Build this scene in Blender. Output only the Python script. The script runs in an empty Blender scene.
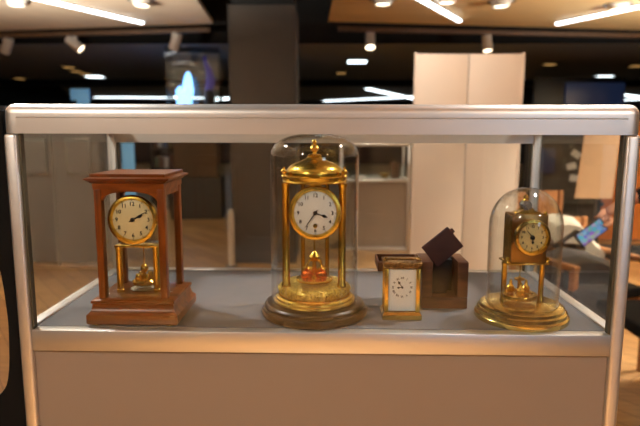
import bpy, bmesh, math, random
from mathutils import Vector, Matrix, Euler
random.seed(7)
PI = math.pi
S = bpy.context.scene
COL = S.collection
SH = 0.936                                   # height of the shelf inside the showcase
CASE_L = 0.556                               # half width of the showcase

# ------------------------------------------------------------------ camera
cam_d = bpy.data.cameras.new('camera')
cam = bpy.data.objects.new('camera', cam_d); COL.objects.link(cam)
p, yw, rl = .1454, -.0194, .0027
fwd = Vector((math.sin(yw)*math.cos(p), math.cos(yw)*math.cos(p), -math.sin(p)))
rt = Vector((math.cos(yw), -math.sin(yw), 0)); up = rt.cross(fwd)
R_ = rt*math.cos(rl) + up*math.sin(rl); U_ = up*math.cos(rl) - rt*math.sin(rl)
M = Matrix((R_, U_, -fwd)).transposed().to_4x4()
M.translation = Vector((.0218, -.985, 1.3015))
cam.matrix_world = M
cam_d.sensor_width = 36; cam_d.lens = 31.58; cam_d.clip_start = .02
cam_d.dof.use_dof = True; cam_d.dof.focus_distance = 1.06; cam_d.dof.aperture_fstop = 3.6
S.camera = cam

# ------------------------------------------------------------------ world, light, exposure
S.view_settings.view_transform = 'Standard'; S.view_settings.look = 'None'
S.view_settings.exposure = 0.0; S.view_settings.gamma = 1.0; S.view_settings.use_curve_mapping = False
S.cycles.max_bounces = 10; S.cycles.diffuse_bounces = 5; S.cycles.glossy_bounces = 5
S.cycles.transparent_max_bounces = 48
S.cycles.caustics_reflective = False; S.cycles.caustics_refractive = False
S.cycles.sample_clamp_indirect = 4.0
w = bpy.data.worlds.new('sky'); S.world = w; w.use_nodes = True
w.node_tree.nodes['Background'].inputs[0].default_value = (.55, .72, 1, 1)
w.node_tree.nodes['Background'].inputs[1].default_value = 3.0

def lamp(name, kind, loc, power, color, parent=None, target=None, **kw):
    d = bpy.data.lights.new(name, kind); d.energy = power; d.color = color
    for k, v in kw.items(): setattr(d, k, v)
    o = bpy.data.objects.new(name, d); COL.objects.link(o); o.location = loc
    if target is not None:
        o.rotation_euler = (Vector(target)-Vector(loc)).to_track_quat('-Z', 'Y').to_euler()
    if parent: o.parent = parent
    return o
WARM = (1, .79, .53); NEUTRAL = (1, .9, .78); COOL = (.8, .92, 1)
# daylight through the window behind the photographer
lamp('window_daylight', 'AREA', (2.45, -4.95, 1.83), 12, (.6, .78, 1), target=(1.6, 0, 1.0), shape='RECTANGLE', size=.8, size_y=.8)

# ------------------------------------------------------------------ materials
def lin(c):
    return tuple(((v/255)/12.92 if v/255 <= .04045 else ((v/255+.055)/1.055)**2.4) for v in c) + (1,)
MATS = {}
def base_mat(name):
    m = bpy.data.materials.new(name); m.use_nodes = True; MATS[name] = m
    return m, m.node_tree.nodes, m.node_tree.links, m.node_tree.nodes['Principled BSDF']
def mat(name, c, rough=.5, metal=0, var=.12, scale=20, bump=0, stretch=(1,1,1), emit=0, spec=.5, ecol=None):
    m, n, l, b = base_mat(name)
    tc = n.new('ShaderNodeTexCoord'); mp = n.new('ShaderNodeMapping'); mp.inputs['Scale'].default_value = stretch
    nz = n.new('ShaderNodeTexNoise'); nz.inputs['Scale'].default_value = scale; nz.inputs['Detail'].default_value = 5
    l.new(tc.outputs['Object'], mp.inputs[0]); l.new(mp.outputs[0], nz.inputs[0])
    rp = n.new('ShaderNodeValToRGB'); c0 = lin(c)
    rp.color_ramp.elements[0].position = .3; rp.color_ramp.elements[1].position = .7
    rp.color_ramp.elements[0].color = tuple(v*(1-var) for v in c0[:3])+(1,)
    rp.color_ramp.elements[1].color = tuple(min(1, v*(1+var)) for v in c0[:3])+(1,)
    l.new(nz.outputs[0], rp.inputs[0]); l.new(rp.outputs[0], b.inputs['Base Color'])
    b.inputs['Roughness'].default_value = rough; b.inputs['Metallic'].default_value = metal
    b.inputs['Specular IOR Level'].default_value = spec
    if bump:
        bp = n.new('ShaderNodeBump'); bp.inputs['Strength'].default_value = bump; bp.inputs['Distance'].default_value = .01
        l.new(nz.outputs[0], bp.inputs['Height']); l.new(bp.outputs[0], b.inputs['Normal'])
    if emit:
        b.inputs['Emission Color'].default_value = lin(ecol or c); b.inputs['Emission Strength'].default_value = emit
    return m
def wood(name, c1, c2, scale=6, axis='X', rough=.35, rings=3.0):
    m, n, l, b = base_mat(name)
    tc = n.new('ShaderNodeTexCoord'); mp = n.new('ShaderNodeMapping')
    st = {'X': (.12, 1, 1), 'Y': (1, .12, 1), 'Z': (1, 1, .12)}[axis]
    mp.inputs['Scale'].default_value = tuple(v*scale for v in st)
    nz = n.new('ShaderNodeTexNoise'); nz.inputs['Scale'].default_value = rings; nz.inputs['Detail'].default_value = 8
    nz.inputs['Distortion'].default_value = .8
    rp = n.new('ShaderNodeValToRGB'); rp.color_ramp.elements[0].position = .3; rp.color_ramp.elements[1].position = .7
    rp.color_ramp.elements[0].color = lin(c1); rp.color_ramp.elements[1].color = lin(c2); b.inputs['Specular IOR Level'].default_value = .3
    l.new(tc.outputs['Object'], mp.inputs[0]); l.new(mp.outputs[0], nz.inputs[0]); l.new(nz.outputs[0], rp.inputs[0])
    l.new(rp.outputs[0], b.inputs['Base Color']); b.inputs['Roughness'].default_value = rough
    return m
def glass(name, tint=(1, 1, 1), f0=.035, rough=.01):
    m = bpy.data.materials.new(name); m.use_nodes = True; MATS[name] = m
    n, l = m.node_tree.nodes, m.node_tree.links; n.clear()
    out = n.new('ShaderNodeOutputMaterial'); mix = n.new('ShaderNodeMixShader')
    tr = n.new('ShaderNodeBsdfTransparent'); tr.inputs[0].default_value = tint+(1,)
    gl = n.new('ShaderNodeBsdfGlossy'); gl.inputs['Roughness'].default_value = rough
    lw = n.new('ShaderNodeLayerWeight'); lw.inputs[0].default_value = .5
    pw = n.new('ShaderNodeMath'); pw.operation = 'POWER'; pw.inputs[1].default_value = 5 if f0 < .04 else 4
    ma = n.new('ShaderNodeMath'); ma.operation = 'MULTIPLY_ADD'; ma.inputs[1].default_value = 1-f0; ma.inputs[2].default_value = f0
    l.new(lw.outputs['Facing'], pw.inputs[0]); l.new(pw.outputs[0], ma.inputs[0]); l.new(ma.outputs[0], mix.inputs[0])
    l.new(tr.outputs[0], mix.inputs[1]); l.new(gl.outputs[0], mix.inputs[2]); l.new(mix.outputs[0], out.inputs[0])
    return m
def floor_mat():
    m, n, l, b = base_mat('wood_floor')
    tc = n.new('ShaderNodeTexCoord'); mp = n.new('ShaderNodeMapping'); mp.inputs['Rotation'].default_value = (0, 0, .9)
    br = n.new('ShaderNodeTexBrick'); br.inputs['Scale'].default_value = 1; br.inputs['Brick Width'].default_value = .9
    br.inputs['Row Height'].default_value = .12; br.inputs['Mortar Size'].default_value = .0025
    br.inputs['Color1'].default_value = lin((190, 150, 98)); br.inputs['Color2'].default_value = lin((150, 111, 68)); br.inputs['Mortar'].default_value = lin((70, 42, 24))
    mp2 = n.new('ShaderNodeMapping'); mp2.inputs['Rotation'].default_value = (0, 0, .9); mp2.inputs['Scale'].default_value = (1.5, 14, 1)
    nz = n.new('ShaderNodeTexNoise'); nz.inputs['Scale'].default_value = 2.5; nz.inputs['Detail'].default_value = 6
    mx = n.new('ShaderNodeMix'); mx.data_type = 'RGBA'; mx.blend_type = 'MULTIPLY'; mx.inputs[0].default_value = .55
    rp = n.new('ShaderNodeValToRGB'); rp.color_ramp.elements[0].color = (.35, .3, .26, 1); rp.color_ramp.elements[0].position = .3; rp.color_ramp.elements[1].position = .65
    l.new(tc.outputs['Object'], mp.inputs[0]); l.new(mp.outputs[0], br.inputs[0])
    l.new(tc.outputs['Object'], mp2.inputs[0]); l.new(mp2.outputs[0], nz.inputs[0]); l.new(nz.outputs[0], rp.inputs[0])
    l.new(br.outputs[0], mx.inputs[6]); l.new(rp.outputs[0], mx.inputs[7]); l.new(mx.outputs[2], b.inputs['Base Color'])
    b.inputs['Roughness'].default_value = .38
    return m

floor_mat()
mat('black_ceiling', (16, 15, 15), .9)
mat('dark_grey_ceiling', (132, 143, 152), .85)
mat('grey_ceiling', (120, 118, 116), .8)
mat('panel_ceiling', (226, 204, 178), .7, var=.03, scale=2)
mat('panel_ceiling_wood', (224, 192, 138), .6, var=.06, scale=3, stretch=(.3, 3, 1))
mat('dark_wall', (26, 26, 28), .8)
mat('warm_wall', (128, 114, 102), .8, var=.03)
mat('column_grey', (62, 56, 51), .65, var=.08, scale=4)
mat('partition_beige', (226, 206, 186), .6, var=.02, scale=3)
mat('grey_partition', (62, 61, 62), .7, var=.05, scale=4)
mat('alu', (226, 223, 219), .42, .92, var=.04, scale=30, stretch=(.1, 1, 1))
mat('alu_dark', (120, 118, 116), .4, .9, var=.05)
mat('gasket', (74, 68, 52), .5)
mat('case_panel', (144, 129, 116), .55, var=.02, scale=3)
mat('shelf_grey', (112, 113, 117), .6, var=.04, scale=30)
glass('pane_glass', (.975, .985, .98)); glass('dome_glass', (.97, .98, .975), .045)
wood('mahogany', (86, 38, 6), (142, 72, 18), 22, 'X', .28)
wood('mahogany_upright', (86, 38, 6), (142, 72, 18), 22, 'Z', .28)
wood('dark_base_wood', (32, 21, 6), (68, 46, 16), 20, 'X', .3)
wood('box_leather', (66, 36, 20), (112, 66, 40), 24, 'X', .45)
wood('orange_wood', (176, 104, 52), (206, 136, 76), 3, 'Z', .45)
wood('chair_wood', (150, 98, 60), (186, 130, 86), 10, 'X', .45)
mat('brass', (224, 184, 96), .22, 1, var=.08, scale=40)
mat('gilt', (236, 192, 84), .26, 1, var=.1, scale=60)
mat('gilt_ornate', (228, 190, 92), .3, 1, var=.4, scale=180, bump=.9)
mat('old_brass', (214, 188, 108), .22, 1, var=.15, scale=40)
mat('brass_plate', (160, 124, 78), .32, 1, var=.1, scale=30)
mat('antique_brass', (150, 112, 66), .34, 1, var=.4, scale=160, bump=.8)
mat('copper', (240, 116, 50), .22, 1, var=.1)
mat('enamel_cream', (244, 224, 172), .3, var=.02)
mat('enamel_white', (250, 249, 247), .3, var=.02)
mat('dial_gilt', (232, 210, 150), .35, .2, var=.03)
mat('ink', (28, 24, 22), .4, var=0)
mat('steel', (190, 188, 184), .25, 1)
mat('velvet', (16, 11, 13), .95, var=.2)
mat('maroon', (52, 22, 26), .75, var=.15, scale=60)
mat('black_cloth', (10, 10, 11), .9, var=.2, spec=.2)
mat('black_plastic', (18, 18, 19), .4)
mat('white_plastic', (214, 206, 196), .4, var=.02)
mat('led', (255, 255, 255), .5, var=0, emit=9, ecol=(246, 252, 255))
mat('led_far', (255, 255, 255), .5, var=0, emit=5, ecol=(236, 250, 255))
mat('lens', (255, 240, 215), .5, var=0, emit=6, ecol=(255, 236, 205))
mat('lens_dim', (230, 190, 120), .5, var=0, emit=.45, ecol=(250, 190, 110))
mat('blue_glow', (60, 110, 220), .4, var=.5, scale=9, emit=3.5, ecol=(130, 190, 255))
mat('violet_glow', (60, 50, 120), .5, var=.4, scale=12, emit=.12, ecol=(110, 100, 220))
mat('pale_blue_glow', (120, 176, 214), .6, var=.04, emit=.35)  # emission put into the blue so banner and panel stand out in the dark
mat('screen_blue', (20, 23, 34), .35, var=.3, scale=3, emit=.035, ecol=(110, 150, 235))
mat('skin', (206, 148, 116), .5, var=.06, scale=30)
mat('white_cloth', (226, 214, 196), .85, var=.04, bump=.2)
mat('denim', (66, 64, 66), .9, var=.25, scale=40, bump=.2)
mat('hair', (40, 28, 20), .6, var=.3)
mat('paper', (200, 205, 212), .7, var=.02)
mat('beige_paper', (222, 178, 132), .75, var=.03)
mat('dark_furniture', (34, 31, 30), .6)
mat('brown_furniture', (92, 66, 44), .6, var=.15)
for nm, c in (('book_red', (120, 48, 40)), ('book_yellow', (176, 140, 60)), ('book_blue', (70, 88, 120)), ('book_white', (190, 186, 176)), ('book_brown', (96, 66, 44)), ('book_green', (80, 96, 74))):
    mat(nm, c, .7)
def phone_mat():
    m, n, l, b = base_mat('phone_screen')
    tc = n.new('ShaderNodeTexCoord'); v = n.new('ShaderNodeTexVoronoi'); v.inputs['Scale'].default_value = 55
    mx = n.new('ShaderNodeMix'); mx.data_type = 'RGBA'; mx.inputs[0].default_value = .45; mx.inputs[7].default_value = (.12, .3, .85, 1)
    l.new(tc.outputs['Object'], v.inputs[0]); l.new(v.outputs['Color'], mx.inputs[6])
    l.new(mx.outputs[2], b.inputs['Emission Color']); b.inputs['Emission Strength'].default_value = .8
    b.inputs['Base Color'].default_value = (.02, .02, .03, 1); b.inputs['Roughness'].default_value = .1
phone_mat()

# ------------------------------------------------------------------ mesh helpers
def T(x=0, y=0, z=0): return Matrix.Translation((x, y, z))
def box(bm, lo, hi, bevel=0, seg=2, mtx=None):
    lo, hi = Vector(lo), Vector(hi)
    r = bmesh.ops.create_cube(bm, size=1.0)
    vs = r['verts']
    for v in vs:
        v.co = Vector([lo[i] + (v.co[i]+.5)*(hi[i]-lo[i]) for i in range(3)])
    if bevel:
        es = list({e for v in vs for e in v.link_edges})
        rr = bmesh.ops.bevel(bm, geom=es, offset=bevel, segments=seg, profile=.5, affect='EDGES')
        vs = list({v for f in rr['faces'] for v in f.verts} | {v for v in vs if v.is_valid})
    if mtx is not None:
        bmesh.ops.transform(bm, matrix=mtx, verts=vs)
    return bm
def lathe(bm, prof, seg=48, mtx=None, axis='Z'):
    """prof: list of (r, h). Points on the axis close the shape."""
    rings = []; new = []
    for r, h in prof:
        if r < 1e-6:
            v = bm.verts.new((0, 0, h)); rings.append([v]); new.append(v)
        else:
            ring = [bm.verts.new((r*math.cos(2*PI*i/seg), r*math.sin(2*PI*i/seg), h)) for i in range(seg)]
            rings.append(ring); new += ring
    for a, b in zip(rings[:-1], rings[1:]):
        if len(a) == 1 and len(b) == 1: continue
        for i in range(seg):
            j = (i+1) % seg
            if len(a) == 1: bm.faces.new((a[0], b[j], b[i]))
            elif len(b) == 1: bm.faces.new((a[i], a[j], b[0]))
            else: bm.faces.new((a[i], a[j], b[j], b[i]))
    m = Matrix.Identity(4)
    if axis == 'Y': m = Matrix.Rotation(PI/2, 4, 'X')          # height runs toward -Y
    if mtx is not None: m = mtx @ m
    bmesh.ops.transform(bm, matrix=m, verts=new)
    return bm
def loft_rect(bm, levels):
    """levels: (half_x, half_y, z) rectangles stacked and capped."""
    rings = [[bm.verts.new((sx*hx, sy*hy, z)) for sx, sy in ((-1,-1),(1,-1),(1,1),(-1,1))] for hx, hy, z in levels]
    for a, b in zip(rings[:-1], rings[1:]):
        for i in range(4):
            j = (i+1) % 4; bm.faces.new((a[i], a[j], b[j], b[i]))
    bm.faces.new(rings[0][::-1]); bm.faces.new(rings[-1])
    return bm
def prism(bm, pts, d0, d1, plane='XZ', mtx=None):
    """closed polygon extruded between two depths."""
    def P(a, b, d): return {'XZ': (a, d, b), 'YZ': (d, a, b), 'XY': (a, b, d)}[plane]
    A = [bm.verts.new(P(a, b, d0)) for a, b in pts]; B = [bm.verts.new(P(a, b, d1)) for a, b in pts]
    n = len(pts); fs = [bm.faces.new(A), bm.faces.new(B[::-1])]
    for i in range(n):
        j = (i+1) % n; fs.append(bm.faces.new((A[i], B[i], B[j], A[j])))
    bmesh.ops.recalc_face_normals(bm, faces=fs)
    if mtx is not None: bmesh.ops.transform(bm, matrix=mtx, verts=A+B)
    return bm
def tube(bm, pts, r, seg=10, taper=None):
    pts = [Vector(q) for q in pts]; rings = []
    for i, q in enumerate(pts):
        d = (pts[min(i+1, len(pts)-1)]-pts[max(i-1, 0)]).normalized()
        a = d.orthogonal().normalized() if abs(d.z) > .9 else d.cross(Vector((0,0,1))).normalized()
        b = d.cross(a); rr = r if taper is None else taper[i]
        rings.append([bm.verts.new(q + (a*math.cos(2*PI*k/seg)+b*math.sin(2*PI*k/seg))*rr) for k in range(seg)])
    for A, B in zip(rings[:-1], rings[1:]):
        for k in range(seg):
            j = (k+1) % seg; bm.faces.new((A[k], A[j], B[j], B[k]))
    bm.faces.new(rings[0][::-1]); bm.faces.new(rings[-1])
    return bm
def NB(): return bmesh.new()
def obj(name, bm, m, parent=None, smooth=True, loc=None, rot=None):
    bmesh.ops.recalc_face_normals(bm, faces=bm.faces)
    me = bpy.data.meshes.new(name); bm.to_mesh(me); bm.free()
    me.materials.append(MATS[m])
    if smooth:
        me.polygons.foreach_set('use_smooth', [True]*len(me.polygons))
        try: me.set_sharp_from_angle(angle=math.radians(38))
        except Exception: pass
    o = bpy.data.objects.new(name, me); COL.objects.link(o)
    if parent: o.parent = parent
    if loc: o.location = loc
    if rot: o.rotation_euler = rot
    return o
def tag(o, label, cat, group=None, kind=None):
    o['label'] = label; o['category'] = cat
    if group: o['group'] = group
    if kind: o['kind'] = kind
    return o
def thing(name, label, cat, loc=(0,0,0), rotz=0, group=None):
    o = bpy.data.objects.new(name, None); COL.objects.link(o); o.empty_display_size = .05
    o.location = loc; o.rotation_euler = (0, 0, rotz)
    return tag(o, label, cat, group)
def struct(name, bm, m, label=None, cat=None):
    o = obj(name, bm, m, smooth=False); o['kind'] = 'structure'
    o['label'] = label or name.replace('_', ' '); o['category'] = cat or name.split('_')[0]
    return o
def dup(root, loc, rotz=None, label=None):
    r = root.copy(); COL.objects.link(r); r.location = loc
    if rotz is not None: r.rotation_euler = (0, 0, rotz)
    if label: r['label'] = label
    for ch in list(root.children):
        c = ch.copy(); COL.objects.link(c); c.parent = r
        for g in list(ch.children):
            d = g.copy(); COL.objects.link(d); d.parent = c
    return r
def text_mesh(bm, s, size, mtx, depth=.0004):
    cu = bpy.data.curves.new('numeral_curve', 'FONT'); cu.body = s; cu.size = size; cu.align_x = 'CENTER'; cu.align_y = 'CENTER'
    cu.extrude = depth; cu.resolution_u = 3; cu.offset = size*.018
    o = bpy.data.objects.new('numeral_curve', cu); COL.objects.link(o)
    bpy.context.view_layer.update()
    me = bpy.data.meshes.new_from_object(o.evaluated_get(bpy.context.evaluated_depsgraph_get()))
    me.transform(mtx @ Matrix.Rotation(PI/2, 4, 'X')); bm.from_mesh(me)
    bpy.data.objects.remove(o); bpy.data.curves.remove(cu); bpy.data.meshes.remove(me)

# ================================================================== SETTING
bm = box(NB(), (-10, -5.2, -.06), (12, 21.6, 0)); struct('floor', bm, 'wood_floor', 'brown wooden plank floor of the hall')
bm = box(NB(), (-10, -5.2, 3.2), (12, 21.6, 3.3)); struct('ceiling', bm, 'black_ceiling', 'black upper ceiling above the hanging panels')
bm = box(NB(), (-10, 21.5, 0), (12, 21.6, 3.2)); struct('wall_back', bm, 'dark_wall', 'dark far wall of the hall')
bm = box(NB(), (-10.1, -5.2, 0), (-10, 21.6, 3.2)); struct('wall_left', bm, 'dark_wall', 'dark left wall of the hall')
bm = box(NB(), (12, -5.2, 0), (12.1, 21.6, 3.2)); struct('wall_right', bm, 'dark_wall', 'dark right wall of the hall')
X0, X1, Z0, Z1 = 2.0, 2.9, 1.36, 2.3
bm = NB()
for lo, hi in (((-10, -5.2, 0), (X0, -5, 3.2)), ((X1, -5.2, 0), (12, -5, 3.2)), ((X0, -5.2, 0), (X1, -5, Z0)), ((X0, -5.2, Z1), (X1, -5, 3.2))): box(bm, lo, hi)
struct('wall_front', bm, 'warm_wall', 'warm beige wall behind the photographer')
win = NB()
for lo, hi in (((X0, -5.15, Z0), (X0+.05, -5.05, Z1)), ((X1-.05, -5.15, Z0), (X1, -5.05, Z1)), ((X0+.05, -5.15, Z0), (X1-.05, -5.05, Z0+.05)), ((X0+.05, -5.15, Z1-.05), (X1-.05, -5.05, Z1)), ((2.43, -5.14, Z0+.05), (2.47, -5.06, Z1-.05))): box(win, lo, hi)
wo = struct('window_1', win, 'white_plastic', 'window behind the photographer')
obj('window_pane', box(NB(), (X0+.05, -5.11, Z0+.05), (X1-.05, -5.1, Z1-.05)), 'pane_glass', wo)
# lower grey ceiling with its black front edge
struct('ceiling_lower', box(NB(), (-10, 7.1, 2.5), (12, 12.6, 2.6)), 'dark_grey_ceiling', 'dark grey lower ceiling deep in the hall', 'ceiling')
struct('trim_1', box(NB(), (-10, 7.05, 2.5), (12, 7.1, 3.2)), 'black_ceiling', 'black front edge of the lower ceiling', 'trim')
struct('trim_2', box(NB(), (-10, 12.6, 2.36), (12, 12.9, 3.2)), 'black_ceiling', 'black beam at the far edge of the lower ceiling', 'trim')

def flat_panel(name, label, pts, z, m, th=.05):
    bm = prism(NB(), pts, z, z+th, 'XY'); return tag(obj(name, bm, m, smooth=False), label, 'ceiling panel')
flat_panel('ceiling_panel', 'pale beige hanging ceiling panel at top left with one slanting light bar', [(-6.5, 7.0), (-1.44, 6.15), (-1.28, 4.2), (-1.1, -3.5), (-6.5, -3.5)], 2.6, 'panel_ceiling')
flat_panel('ceiling_panel', 'wide tan hanging ceiling panel at top right with two slanting light bars', [(-.02, 6.02), (6.6, 7.0), (6.6, -3.5), (.1, -3.5), (.06, 4.2)], 2.6, 'panel_ceiling_wood')
flat_panel('ceiling_panel', 'grey hanging ceiling panel far away above the left end of the showcase', [(-7.0, 13.6), (-2.2, 13.3), (-2.6, 21), (-10, 21)], 2.46, 'grey_ceiling', .1)
flat_panel('ceiling_panel', 'grey hanging ceiling panel far away behind the crossing light bars', [(-1.5, 13.6), (2.9, 13.6), (4.2, 21), (-1.5, 21)], 2.46, 'grey_ceiling', .1)
flat_panel('ceiling_panel', 'grey hanging ceiling panel far away at the right edge of the photo', [(6.8, 13.6), (11.5, 13.6), (11.8, 21), (8.6, 21)], 2.46, 'grey_ceiling', .1)

def x_in_panel(q): return -7 < q.x < -2.5 or -1.5 < q.x < 2.9 or 8.6 < q.x < 11.5
def light_bar(label, a, b, z, width=.07, m='led'):
    a, b = Vector((a[0], a[1], z)), Vector((b[0], b[1], z)); L = (b-a).length; ang = math.atan2(b.y-a.y, b.x-a.x)
    t = thing('light_bar', label, 'light bar', a, ang, 'white light bars under the ceiling panels')
    obj('diffuser', box(NB(), (0, -width/2, -.02), (L, width/2, .0), .004), m, t)
    obj('housing', box(NB(), (-.005, -width/2-.008, .0), (L+.005, width/2+.008, .018), .003), 'alu', t)
    if z < 2.5:
        for u in (.15, .85): obj('hanger', box(NB(), (L*u-.01, -.01, .018), (L*u+.01, .01, 2.46-z if x_in_panel(a+(b-a)*u) else 3.2-z)), 'black_plastic', t)
    return t
light_bar('white light bar slanting across the pale ceiling panel at top left', (-3.47, 3.45), (-2.24, 5.95), 2.58, .045)
light_bar('white light bar on the tan ceiling panel slanting down above the white partition', (-.09, 3.04), (1.51, 5.84), 2.58, .045)
light_bar('white light bar rising to the right at the top right corner', (2.71, 6.04), (3.95, 3.6), 2.58, .045)
FZ = 2.40
light_bar('long level light bar under the far grey panel left of the dark column', (-7.9, 18), (-3.4, 18.4), FZ, .14, 'led_far')
light_bar('short slanting light bar under the far grey panel beside the blue glowing figure', (-5.6, 20.5), (-4.9, 17.0), FZ-.04, .14, 'led_far')
light_bar('short light bar just left of the dark column, crossing the long level one', (-4.6, 20.6), (-3.3, 18.9), FZ+.03, .14, 'led_far')
light_bar('far light bar slanting down to the right beside the white partition', (1.0, 14.6), (3.2, 20), FZ+.04, .14, 'led_far')
light_bar('far light bar rising slightly to the right beside the white partition', (-.25, 20.2), (3.0, 17.2), FZ, .14, 'led_far')
light_bar('far light bar slanting down at the right edge, upper of two', (7.5, 15.4), (10.6, 18.5), FZ+.04, .14, 'led_far')
light_bar('far light bar rising to the right edge, lower of two', (9.2, 20.4), (11.4, 17.6), FZ, .14, 'led_far')

# recessed round downlights in the front panels
def downlight(label, x, y):
    t = thing('downlight', label, 'downlight', (x, y, 2.6), 0, 'round downlights in the ceiling panels')
    obj('rim', lathe(NB(), [(.075, -.055), (.085, -.06), (.09, -.02), (.115, -.004), (.118, 0), (.07, 0), (.07, -.05), (.075, -.055)], 32), 'white_plastic', t)
    obj('lens', lathe(NB(), [(0, -.045), (.069, -.045), (.069, -.03), (0, -.03)], 24), 'lens', t)
    obj('bezel', lathe(NB(), [(.118, -.003), (.14, -.003), (.14, .001), (.118, .001), (.118, -.003)], 32), 'black_plastic', t)
    lamp('downlight_lamp', 'SPOT', (0, 0, -.08), 18, WARM, t, None, spot_size=2.0, spot_blend=.6, shadow_soft_size=.07)
    return t
for (x, y), lb in (((-3.16, 4.86), 'round downlight near the top left corner, left of the slanting light bar'), ((-1.90, 4.90), 'round downlight right of the slanting light bar at top left'),
                   ((.53, 4.86), 'round downlight at the top edge above the small track spotlight'), ((1.15, 4.8), 'round downlight at the top edge beside the light bar over the white partition'),
                   ((1.73, 4.96), 'round downlight in the tan panel over the right end of the white partition'), ((2.97, 5.12), 'round downlight just above the light bar at top right')):
    downlight(lb, x, y)
# ceiling track and spotlights on it
def track(label, a, b, z):
    a, b = Vector(a), Vector(b); L = (b-a).length; ang = math.atan2(b.y-a.y, b.x-a.x)
    return tag(obj('lighting_track', box(NB(), (0, -.03, -.035), (L, .03, .02), .004), 'brown_furniture', loc=(a.x, a.y, z), rot=(0, 0, ang)), label, 'lighting track')
track('brown lighting track below the left ceiling panel', (-6.4, 7.0), (-1.5, 6.24), 2.55)
track('brown lighting track below the right ceiling panel', (.1, 6.18), (6.4, 7.02), 2.55)
def spotlight(label, x, y, rx, rz, power=120):
    t = thing('track_spotlight', label, 'spotlight', (x, y, 2.515), 0, 'spotlights hanging from the tracks')
    obj('bracket', box(NB(), (-.05, -.03, -.07), (.05, .03, 0), .006), 'white_plastic', t)
    h = obj('lamp_head', lathe(NB(), [(0, .1), (.045, .1), (.06, .085), (.064, -.12), (.058, -.125), (.055, -.1), (0, -.1)], 28), 'white_plastic', t, loc=(0, 0, -.085), rot=(rx, 0, rz))
    ln = obj('lens', lathe(NB(), [(0, -.108), (.054, -.108), (.054, -.101), (0, -.101)], 24), 'lens', h)
    if power: lamp('spotlight_lamp', 'SPOT', (0, 0, -.14), power, WARM, h, None, spot_size=1.3, spot_blend=.6, shadow_soft_size=.05)
for a in (('track spotlight tilted left on the left track, above the pale blue banner', -3.36, 6.55, .9, -1.5, 15), ('track spotlight angled down beside the end of the left track', -1.95, 6.33, .5, .9, 15),
          ('bright track spotlight left of the white partition', .5, 6.26, -.5, 0, 120), ('track spotlight over the right end of the white partition', 2.0, 6.45, -.25, .2, 60),
          ('track spotlight cut off by the left edge of the photo', -4.32, 6.7,   .7, 1.0, 15)):
    spotlight(*a)
def square_light(label, x, y, m='led_far', s=None):
    s = s or (.2 if m == 'led_far' else .11)
    t = thing('recessed_light', label, 'ceiling light', (x, y, 2.5), 0, 'recessed lights in the dark ceiling')
    obj('frame', prism(NB(), [(-s, -s), (s, -s), (s, s), (-s, s)], -.02, 0, 'XY'), 'black_plastic', t)
    obj('lens', box(NB(), (-s*.8, -s*.8, -.03), (s*.8, s*.8, -.02), .005), m, t)
for a in (('bright square ceiling light over the left end of the showcase', -5.24, 11.7), ('bright square ceiling light left of the white partition', .46, 8.95), ('bright square ceiling light at upper right', 5.9, 11.6),
          ('faint yellow ceiling light in the row at upper left, nearest', -4.96, 9.85, 'lens_dim'), ('faint yellow ceiling light in the row at upper left, second', -5.15, 10.6, 'lens_dim'), ('faint yellow ceiling light in the row at upper left, last before the bright one', -5.2, 11.15, 'lens_dim'),
          ('faint yellow ceiling light near the left edge', -7.2, 12.2, 'lens_dim'), ('faint ceiling light right of the white partition', 3.9, 9.35, 'lens_dim'), ('faint ceiling light left of the white partition under the bright one', .22, 10.9, 'lens_dim'),
          ('faint ceiling light at the right edge', 5.55, 9.6, 'lens_dim')):
    square_light(*a)

# unseen spot lamps added to light the showcase, floor, wall, chair and partition
def unseen_spot(label, x, y, target, power, color, size=1.2):
    t = thing('unseen_spotlight', label, 'spotlight', (x, y, 2.6), 0, 'unseen spotlights added to light the hall')
    obj('bracket', box(NB(), (-.02, -.02, -.1), (.02, .02, 0)), 'white_plastic', t)
    q = (Vector(target)-Vector((x, y, 2.45))).to_track_quat('-Z', 'Y').to_euler()
    h = obj('lamp_head', lathe(NB(), [(0, .1), (.045, .1), (.06, .085), (.064, -.12), (.058, -.125), (.055, -.1), (0, -.1)], 24), 'white_plastic', t, loc=(0, 0, -.15), rot=q)
    obj('lens', lathe(NB(), [(0, -.108), (.054, -.108), (.054, -.101), (0, -.101)], 24), 'lens', h)
    lamp('spotlight_lamp', 'SPOT', (0, 0, -.14), power, color, h, None, spot_size=size, spot_blend=.7, shadow_soft_size=.06)
unseen_spot('unseen ceiling spotlight behind the photographer on the left', -1.3, -1.9, (-.2, .1, .9), 70, NEUTRAL)
unseen_spot('unseen ceiling spotlight behind the photographer on the right', 1.5, -1.9, (.2, .1, .9), 55, NEUTRAL)
unseen_spot('unseen ceiling spotlight over the front of the showcase, left', -1.15, .6, (-.15, .25, SH), 80, (1, .95, .9), 1.3)
unseen_spot('unseen ceiling spotlight over the front of the showcase, right', 1.0, .5, (.15, .25, SH), 80, (1, .95, .9), 1.3)
unseen_spot('added ceiling spotlight lighting the floor at far left', -2.6, 2.0, (-2.8, 3.0, 0), 18, WARM, 1.9)
unseen_spot('added ceiling spotlight lighting the floor at right', 2.8, 2.2, (2.6, 2.8, 0), 420, NEUTRAL, 1.9)
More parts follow.
